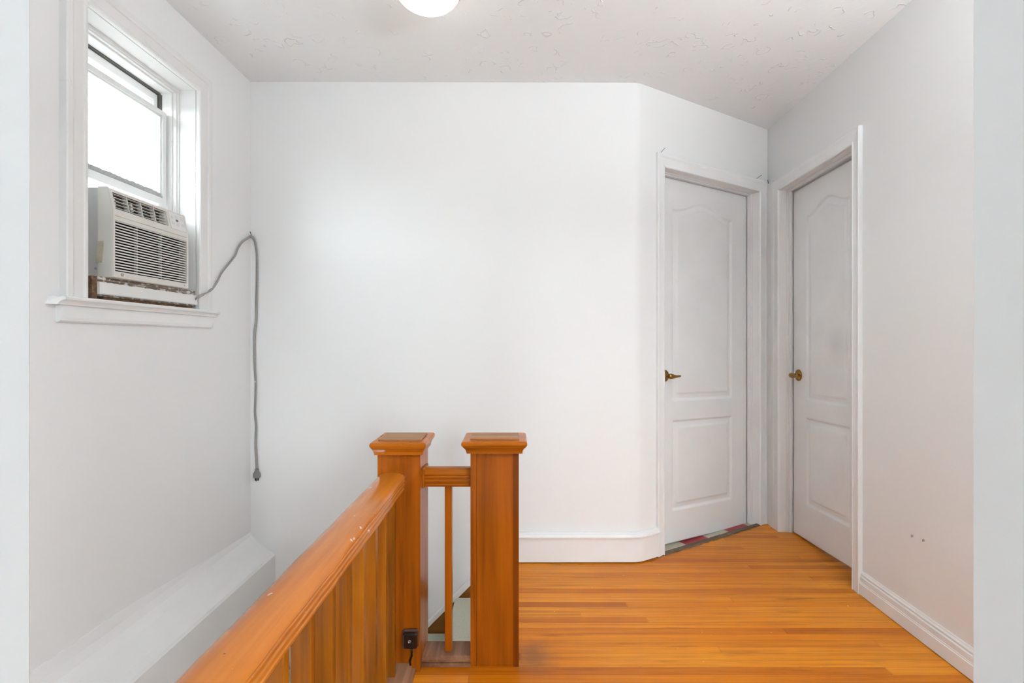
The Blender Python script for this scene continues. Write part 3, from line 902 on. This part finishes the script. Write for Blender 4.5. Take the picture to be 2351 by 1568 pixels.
rr = [[(S0 + 0.001 - t_, 0.010, 1.388), (S0 + 0.001 - t_, 0.030, 1.388), (S0 + 0.001 - t_, 0.026, 1.42), (S0 + 0.001 - t_, 0.024, 1.459), (S0 + 0.001 - t_, 0.004, 1.460), (S0 + 0.001 - t_, 0.006, 1.42)] for t_ in (0.0, 0.0025)]
m_.loft(rr)
build('tape_strip', m_, M_TAPE, ac, 'yellowed strip of clear plastic on the side')
for (a0, a1) in ((W0 + 0.020, S0 + 0.002), (S1 - 0.002, W1 - 0.019)):
    m_ = MB(FL)
    k = 0; s = a0; zig = []
    while s < a1:
        zig.append((s, 0.098 if k % 2 else 0.106)); s += 0.008; k += 1
    zig.append((a1, 0.102))
    m_.prism([(a, b) for a, b in zig] + [(a, b + 0.003) for a, b in zig[::-1]], 1.340, 1.690)
    build('side_panel', m_, M_ALU, ac, 'white folding filler panel')
# power cord : photographed course on the walls
def smooth_path(P, n=8):
    P = [Vector(p) for p in P]; out = []
    Q = [P[0]] + P + [P[-1]]
    for i in range(1, len(Q) - 2):
        a, b, c, d = Q[i - 1], Q[i], Q[i + 1], Q[i + 2]
        for k in range(n):
            t_ = k / n
            out.append(0.5 * ((2 * b) + (-a + c) * t_ + (2 * a - 5 * b + 4 * c - d) * t_ ** 2 + (-a + 3 * b - 3 * c + d) * t_ ** 3))
    out.append(P[-1]); return out
lp = [on_left(446, 690, 0.02), on_left(452, 684, -0.022), on_left(466, 676, -0.030), on_left(478, 670, -0.030), on_left(489, 661, -0.022), on_left(500, 645, -0.010), on_left(507, 630, -0.008), on_left(516, 617, -0.008),
      on_left(530, 600, -0.008), on_left(541, 585, -0.008), on_left(546, 571, -0.009), on_left(556, 556, -0.012)]
bp = [on_back(571.5, 545, 0.030), on_back(577, 543.5, 0.024), on_back(583, 549, 0.012), on_back(587, 563, 0.008), on_back(590, 590, 0.007), on_back(590, 640, 0.007), on_back(589, 690, 0.007), on_back(588, 735, 0.007), on_back(584.5, 765, 0.007), on_back(584, 800, 0.007),
      on_back(585.5, 850, 0.007), on_back(587, 880, 0.007), on_back(586, 920, 0.007), on_back(585.5, 950, 0.007), on_back(588, 980, 0.007), on_back(587, 1020, 0.007), on_back(589, 1060, 0.007), on_back(590, 1078, 0.007)]
path = smooth_path(lp + bp)
m_ = MB(); rings = []
for k, p in enumerate(path):
    d = (path[min(k + 1, len(path) - 1)] - path[max(k - 1, 0)]).normalized()
    nrm = Vector((1, 0, 0)) if p.x < -1.31 and p.y < 2.40 else Vector((0.5, -1, 0)).normalized() if p.y < 2.45 and k < 120 and p.z > 1.6 else Vector((0, -1, 0))
    s = d.cross(nrm).normalized(); q = s.cross(d).normalized()
    tw = 0.25 * sin(k * 0.09)
    a_, b_ = s * cos(tw) + q * sin(tw), q * cos(tw) - s * sin(tw)
    hw, ht = 0.0068, 0.0028
    if p.x < -1.31 and p.y < 2.44: hw = 0.0056
    rings.append([tuple(p + a_ * (hw * cos(2 * pi * j / 12)) + b_ * (ht * sin(2 * pi * j / 12) * (0.75 if j in (3, 9) else 1))) for j in range(12)])
m_.loft(rings, True)
cord = build('power_cord', m_, M_CORD, ac, 'flat grey power cord looped over a nail and hanging down the corner')
pc = Vector(on_back(589.5, 1086, 0.010))
m_ = MB()
def rect_ring(c, hx, hy, z, r=0.3): 
    return [(c.x + sx * hx * (1 if abs(sy) < 2 else r), c.y + sy * hy, z) for sx, sy in ((-1, -0.6), (-0.6, -1), (0.6, -1), (1, -0.6), (1, 0.6), (0.6, 1), (-0.6, 1), (-1, 0.6))]
m_.loft([rect_ring(pc, a, b, pc.z + z) for a, b, z in ((0.0075, 0.005, 0.021), (0.0095, 0.006, 0.019), (0.0085, 0.006, 0.013), (0.010, 0.007, 0.010), (0.016, 0.009, -0.002), (0.0175, 0.010, -0.012), (0.0165, 0.010, -0.021), (0.013, 0.008, -0.024))])
plug = build('plug', m_, M_PLUG, cord, 'dark grey three pin plug')
m_ = MB()
m_.box(pc.x - 0.009, pc.x - 0.003, pc.y - 0.002, pc.y, pc.z - 0.038, pc.z - 0.022)
m_.box(pc.x + 0.004, pc.x + 0.010, pc.y - 0.002, pc.y, pc.z - 0.038, pc.z - 0.022)
m_.tube([(pc.x + 0.0005, pc.y - 0.006, pc.z - 0.022), (pc.x + 0.0005, pc.y - 0.006, pc.z - 0.040)], 0.0022, 8)
build('plug_pins', m_, M_NAIL, plug)
m_ = MB(); c_ = Vector(on_back(586.8, 876, 0.004))
m_.tube([c_ + Vector((-0.003, 0, 0.008)), c_ + Vector((0.0, -0.006, 0.001)), c_ + Vector((0.006, -0.004, -0.008))], 0.0016, 6)
build('paint_fleck', m_, M_TRIM, cord)

# ------------------------------------------------------------------ nails, screws
def nail(p0, p1, r, label, group=None):
    p0, p1 = Vector(p0), Vector(p1)
    d = (p1 - p0).normalized()
    m_ = MB(); m_.tube([p0, p0 + (p1 - p0) * 0.5, p1], r, 8)
    m_.tube([p1 - d * r * 0.3, p1 + d * r * 0.5], r * 1.7, 10)
    o = build('nail', m_, M_NAIL, origin=tuple(p0)); tag(o, label, 'nail', group); return o
nail(on_back(581, 550, -0.012), on_back(574.5, 533, 0.045), 0.0016, 'dark nail in the corner holding up the grey cord')
nail(FD(0.155, -0.004, 2.118), FD(0.166, -0.024, 2.140), 0.0012, 'tiny dark nail above the left end of the angled wall door casing')
nail(FD(0.972, -0.004, 2.118), FD(1.000, -0.024, 2.142), 0.0012, 'tiny dark nail above the right end of the angled wall door casing')
a_ = FD(1.085, -0.020, 2.080)
nail(a_, (a_[0] - 0.020, a_[1] - 0.02, a_[2] + 0.040), 0.0016, 'long dark nail leaning out of the corner between the two doors')
def wall_screw(x, y, label):
    p = on_right(x, y, 0.0)
    m_ = MB(); m_.lathe([(0.0042, 0.003), (0.0046, -0.001), (0.0036, -0.0035), (0.0012, -0.004)], p, 'x', 14)
    m_.tube([(p[0] - 0.003, p[1] + 0.001, p[2]), (p[0] - 0.008, p[1] - 0.004, p[2] - 0.003)], 0.0018, 8)
    tag(build('screw', m_, M_STEEL, origin=p), label, 'screw')
wall_screw(2095, 1230, 'small steel screw low on the right wall, the one nearer the door')
wall_screw(2121, 1240, 'small steel screw low on the right wall, the one farther from the door')

# ------------------------------------------------------------------ ceiling light
def ceiling_lamp(loc, label):
    L = tag(empty('ceiling_light', loc), label, 'ceiling light')
    m_ = MB(); m_.lathe([(0.131, 0.0), (0.135, -0.003), (0.135, -0.015), (0.131, -0.021), (0.122, -0.021)], loc, 'z', 64)
    build('base_plate', m_, M_BRASS, L, 'thin brass pan, widened to block the glow of the bowl')  # pan out of view, widened to keep the bowl glow off the ceiling
    m_ = MB(); pr = []
    for k in range(17):
        a = (pi / 2) * k / 16
        pr.append((0.124 * cos(a) if k < 16 else 0.0015, -0.018 - 0.078 * sin(a)))
    m_.lathe(pr, loc, 'z', 64)
    build('glass_bowl', m_, M_BOWL, L, 'glowing cream glass bowl')
    for phi in (radians(200), radians(328)):
        pts = []; 
        for k in range(14):
            a = (pi / 2) * (0.0 + 0.72 * k / 13)
            r_ = 0.1254 * cos(a)
            ph = phi + 0.35 * k / 13
            pts.append((loc[0] + r_ * cos(ph), loc[1] + r_ * sin(ph), loc[2] - 0.018 - 0.0793 * sin(a)))
        m_ = MB(); m_.tube(pts, [0.0016 * (1 - 0.07 * k) for k in range(14)], 6)
        build('gold_line', m_, M_BRASS, L)
    return L
LX, LY = -0.311, 1.775
ceiling_lamp((LX, LY, CEIL), 'round glass bowl ceiling light, lit, at the top edge of the picture')
ceiling_lamp((0.2, -1.6, CEIL), 'unseen ceiling light added behind the camera as fill')  # glowing bowl added out of view to help fill the landing

# ------------------------------------------------------------------ staircase and carpet
st = tag(empty('staircase', (-0.2, 2.1, -0.18)), 'brown wooden stairs going down behind the two newel posts', 'stairs')
steps = [(-0.262, 0.03, -0.18), (-0.445, -0.262, -0.36)]
for (a, b, z) in steps:
    m_ = MB(); m_.box(a - 0.02, b, 1.776, 2.466, z - 0.028, z); m_.box(a, a + 0.02, 1.776, 2.466, z - 0.18, z - 0.028)
    build('step', m_, M_STRINGER, st)
m_ = MB(); m_.box(-1.206, -0.445, 1.62, 2.466, -0.568, -0.54); build('quarter_landing', m_, M_STRINGER, st)
for k in range(1, 7):
    y1 = 1.62 - 0.2 * (k - 1); z = -0.54 - 0.18 * k
    m_ = MB(); m_.box(-1.206, -0.48, y1 - 0.22, y1, z - 0.028, z); m_.box(-1.206, -0.48, y1 - 0.02, y1, z, z + 0.152)
    build('step', m_, M_STRINGER, st)
# wall stringer with sloping top
m_ = MB(lambda a, b, c: (a, c, b))
m_.prism([(0.028, 0.132), (-0.56, -0.456), (-0.56, -0.75), (0.028, -0.40)], 2.450, 2.4645)
build('stringer', m_, M_STRINGER, st)
m_ = MB(lambda a, b, c: (a, c, b))
m_.prism([(0.028, 0.132 + 0.030), (-0.56, -0.456 + 0.030), (-0.56, -0.456), (0.028, 0.132)], 2.440, 2.4645)
tr = struct('trim_2', m_, M_TRIM, 'sloping white moulding on the back wall above the stairs', 'moulding', bevel=0.002)
# carpet runner
m_ = MB()
cy0, cy1 = 1.80, 2.442
pr = [(0.028, -0.176), (0.028, -0.168)]
pr = [(0.029, -0.168), (-0.275, -0.168), (-0.288, -0.174), (-0.290, -0.186), (-0.276, -0.196), (-0.276, -0.348), (-0.455, -0.348), (-0.470, -0.354), (-0.472, -0.366), (-0.459, -0.376), (-0.459, -0.528), (-1.19, -0.528), (-1.19, -0.538), (-0.449, -0.538), (-0.449, -0.388), (-0.466, -0.362), (-0.455, -0.358), (-0.266, -0.358), (-0.266, -0.208), (-0.284, -0.182), (-0.275, -0.178), (0.029, -0.178)]
m_.loft([[(x, y, z) for x, z in pr] for y in (cy0, cy1)])
tag(build('stair_carpet', m_, M_CARPET, origin=(-0.2, 2.1, -0.178)), 'pale sage green carpet laid over the stairs behind the newel posts', 'carpet')

# ------------------------------------------------------------------ railing
rl = tag(empty('stair_railing', (-0.25, 1.6, 0.0)), 'orange varnished wooden stair railing with two square newel posts', 'railing')
def newel(cx, cy, hw, hy, over, joints, py):
    """cx, cy centre; hw, hy half width and half depth; py = front and back of the top plate"""
    g = 0.0012; e_ = 0.021
    q = [(-hw, -hy)]
    if joints:
        q += [(-hw + e_ - g, -hy), (-hw + e_, -hy + 0.002), (-hw + e_ + g, -hy)]
    q += [(hw, -hy), (hw, hy), (-hw, hy)]
    m_ = MB(); m_.prism([(cx + x, cy + y) for x, y in q], 0.0, 0.750)
    o = build('newel_post', m_, M_POST, rl)
    if joints:
        k_ = MB(); k_.box(cx + hw - e_ + 0.0015, cx + hw + 0.0006, cy - hy - 0.0006, cy + hy, 0.0, 0.744)
        build('corner_board', k_, M_DARKPOST, o, 'darker corner board')
    pr = [(0.001, 0.741), (0.013, 0.7415), (0.0135, 0.746), (0.015, 0.752), (0.021, 0.761), (0.025, 0.7645), (0.0255, 0.767),
          (0.0290, 0.7705), (0.0300, 0.776), (0.0285, 0.7815), (0.024, 0.7845), (0.002, 0.785)]
    def sq(d, z, c=0.003, x0=-hw, x1=hw, y0=-hy, y1=hy):
        x0, x1, y0, y1 = x0 - d, x1 + d, y0 - d, y1 + d
        return [(cx + a, cy + b, z) for a, b in ((x0 + c, y0), (x1 - c, y0), (x1, y0 + c), (x1, y1 - c), (x1 - c, y1), (x0 + c, y1), (x0, y1 - c), (x0, y0 + c))]
    m_ = MB(); m_.loft([sq(d * over, z) for d, z in pr], smooth=False)
    build('post_cap', m_, M_RAILX, o)
    m_ = MB(); m_.loft([sq(d, z, 0.002, y0=py[0] - cy, y1=py[1] - cy) for d, z in ((0.0015, 0.7845), (0.0015, 0.789), (-0.0015, 0.7925), (-0.03, 0.793))])
    build('cap_plate', m_, M_CAP, o, 'worn grey-brown top plate')
    return o
newel(-0.386, 1.726, 0.073, 0.076, 0.75, False, (1.662, 1.776))
newel(-0.0605, 1.735, 0.0835, 0.060, 0.98, True, (1.678, 1.774))

RP = [(0, 0.680), (0.014, 0.6792), (0.025, 0.6765), (0.033, 0.672), (0.0385, 0.6665), (0.0405, 0.662), (0.0398, 0.6595), (0.0378, 0.657), (0.0400, 0.6545), (0.0400, 0.6500), (0.0370, 0.6475), (0.0370, 0.6430),
      (0.0395, 0.6405), (0.0390, 0.6345), (0.0360, 0.6315), (0.0360, 0.6280), (0.0380, 0.6255), (0.0375, 0.6200), (0.034, 0.618)]
def rail_ring(w_): 
    R_ = [(a * w_, z) for a, z in RP]
    return R_ + [(-a, z) for a, z in R_[::-1] if a > 0]
XR = -0.411
m_ = MB(); rings = []
ys = [0.352 + (1.650 - 0.352) * k / 60 for k in range(61)]
for y in ys:
    wob = 0.0006 * sin(y * 17) + 0.0005 * sin(y * 41 + 1)
    rings.append([(XR + a + wob * (1 if a < 0 else -1), y, z) for a, z in rail_ring(1.15)])
m_.loft(rings, smooth=True)
main_rail = build('handrail', m_, M_RAILY, rl, 'long worn handrail running towards the camera', sharp=28)
m_ = MB(); m_.loft([[(x, 1.725 + a, z) for a, z in rail_ring(0.92)] for x in (-0.306, -0.144)], smooth=True)
build('handrail', m_, M_RAILX, rl, 'short handrail between the two newel posts', sharp=28)
m_ = MB(); m_.box(-0.3135, -0.3055, 1.682, 1.768, 0.616, 0.682); build('rail_plate', m_, M_RAILX, rl, bevel=0.002)

# balusters of the long side
y0 = 0.812 - 2 * 0.1095
proto = None
for k in range(10):
    yb = y0 + 0.1095 * k
    if yb < 0.5: continue
    if proto is None:
        m_ = MB(); m_.cbox(-0.0195, 0.0195, 0.0, 0.0215, 0.0, 0.592, 0.0012)
        proto = build('baluster', m_, M_BAL, rl, origin=(0, 0, 0)); b_ = proto
    else:
        b_ = proto.copy(); COL.objects.link(b_)
    b_.parent = rl
    b_.location = Vector((-0.403, yb, 0.029)) - rl.location
b_ = None
m_ = MB(); m_.cbox(-0.0125, 0.0125, -0.0105, 0.0105, 0.0, 0.592, 0.001)
sb = build('baluster', m_, M_POST, rl, origin=(0, 0, 0)); sb.location = Vector((-0.2255, 1.722, 0.029)) - rl.location
# base rails
SH = [(-0.075, 0.0), (-0.075, 0.012), (-0.062, 0.014), (-0.058, 0.022), (-0.050, 0.030), (0.050, 0.030), (0.058, 0.022), (0.062, 0.014), (0.075, 0.012), (0.075, 0.0)]
m_ = MB(); m_.loft([[(-0.403 + a, y, z) for a, z in SH] for y in (0.352, 1.6495)])
build('base_rail', m_, M_SHOE, rl, 'worn moulded base rail under the long handrail')
SH2 = [(-0.052, 0.0), (-0.052, 0.010), (-0.044, 0.0115), (-0.044, 0.015), (-0.050, 0.0175), (-0.049, 0.023), (-0.041, 0.0245), (-0.040, 0.0275), (-0.036, 0.030), (0.045, 0.030), (0.050, 0.024), (0.054, 0.0)]
m_ = MB(); m_.loft([[(x, 1.725 + a, z) for a, z in SH2] for x in (-0.3125, -0.1445)])
build('base_rail', m_, M_SHOE, rl, 'short base rail between the newel posts')

# ------------------------------------------------------------------ black junction block on the left newel
jx, jy, jz = -0.3435, 1.650, 0.119
jb = tag(empty('junction_box', (jx, jy, jz)), 'small black junction block screwed low on the left newel post', 'junction box')
m_ = MB(); m_.cbox(jx - 0.0265, jx + 0.0265, jy - 0.012, jy, jz - 0.030, jz + 0.030, 0.004)
build('backplate', m_, simple('brown_bakelite', (0.055, 0.03, 0.022, 1), 0.35), jb)
m_ = MB(); m_.cbox(jx - 0.0245, jx + 0.0235, jy - 0.026, jy - 0.012, jz - 0.028, jz + 0.025, 0.005)
build('cover', m_, M_BLACK, jb)
m_ = MB(); m_.lathe([(0.0055, 0.002), (0.0050, -0.002), (0.0035, -0.003), (0.0034, -0.001), (0.0010, -0.001)], (jx - 0.001, jy - 0.0258, jz + 0.0), 'y', 20)
build('screw', m_, M_STEEL, jb)
m_ = MB(); m_.tube([(jx, jy - 0.006, jz - 0.028), (jx + 0.004, jy - 0.009, jz - 0.045), (jx + 0.003, jy - 0.006, jz - 0.060), (jx - 0.003, jy - 0.008, jz - 0.078), (jx - 0.002, jy - 0.006, jz - 0.092)], 0.0038, 8)
build('cable', m_, M_BLACK, jb)
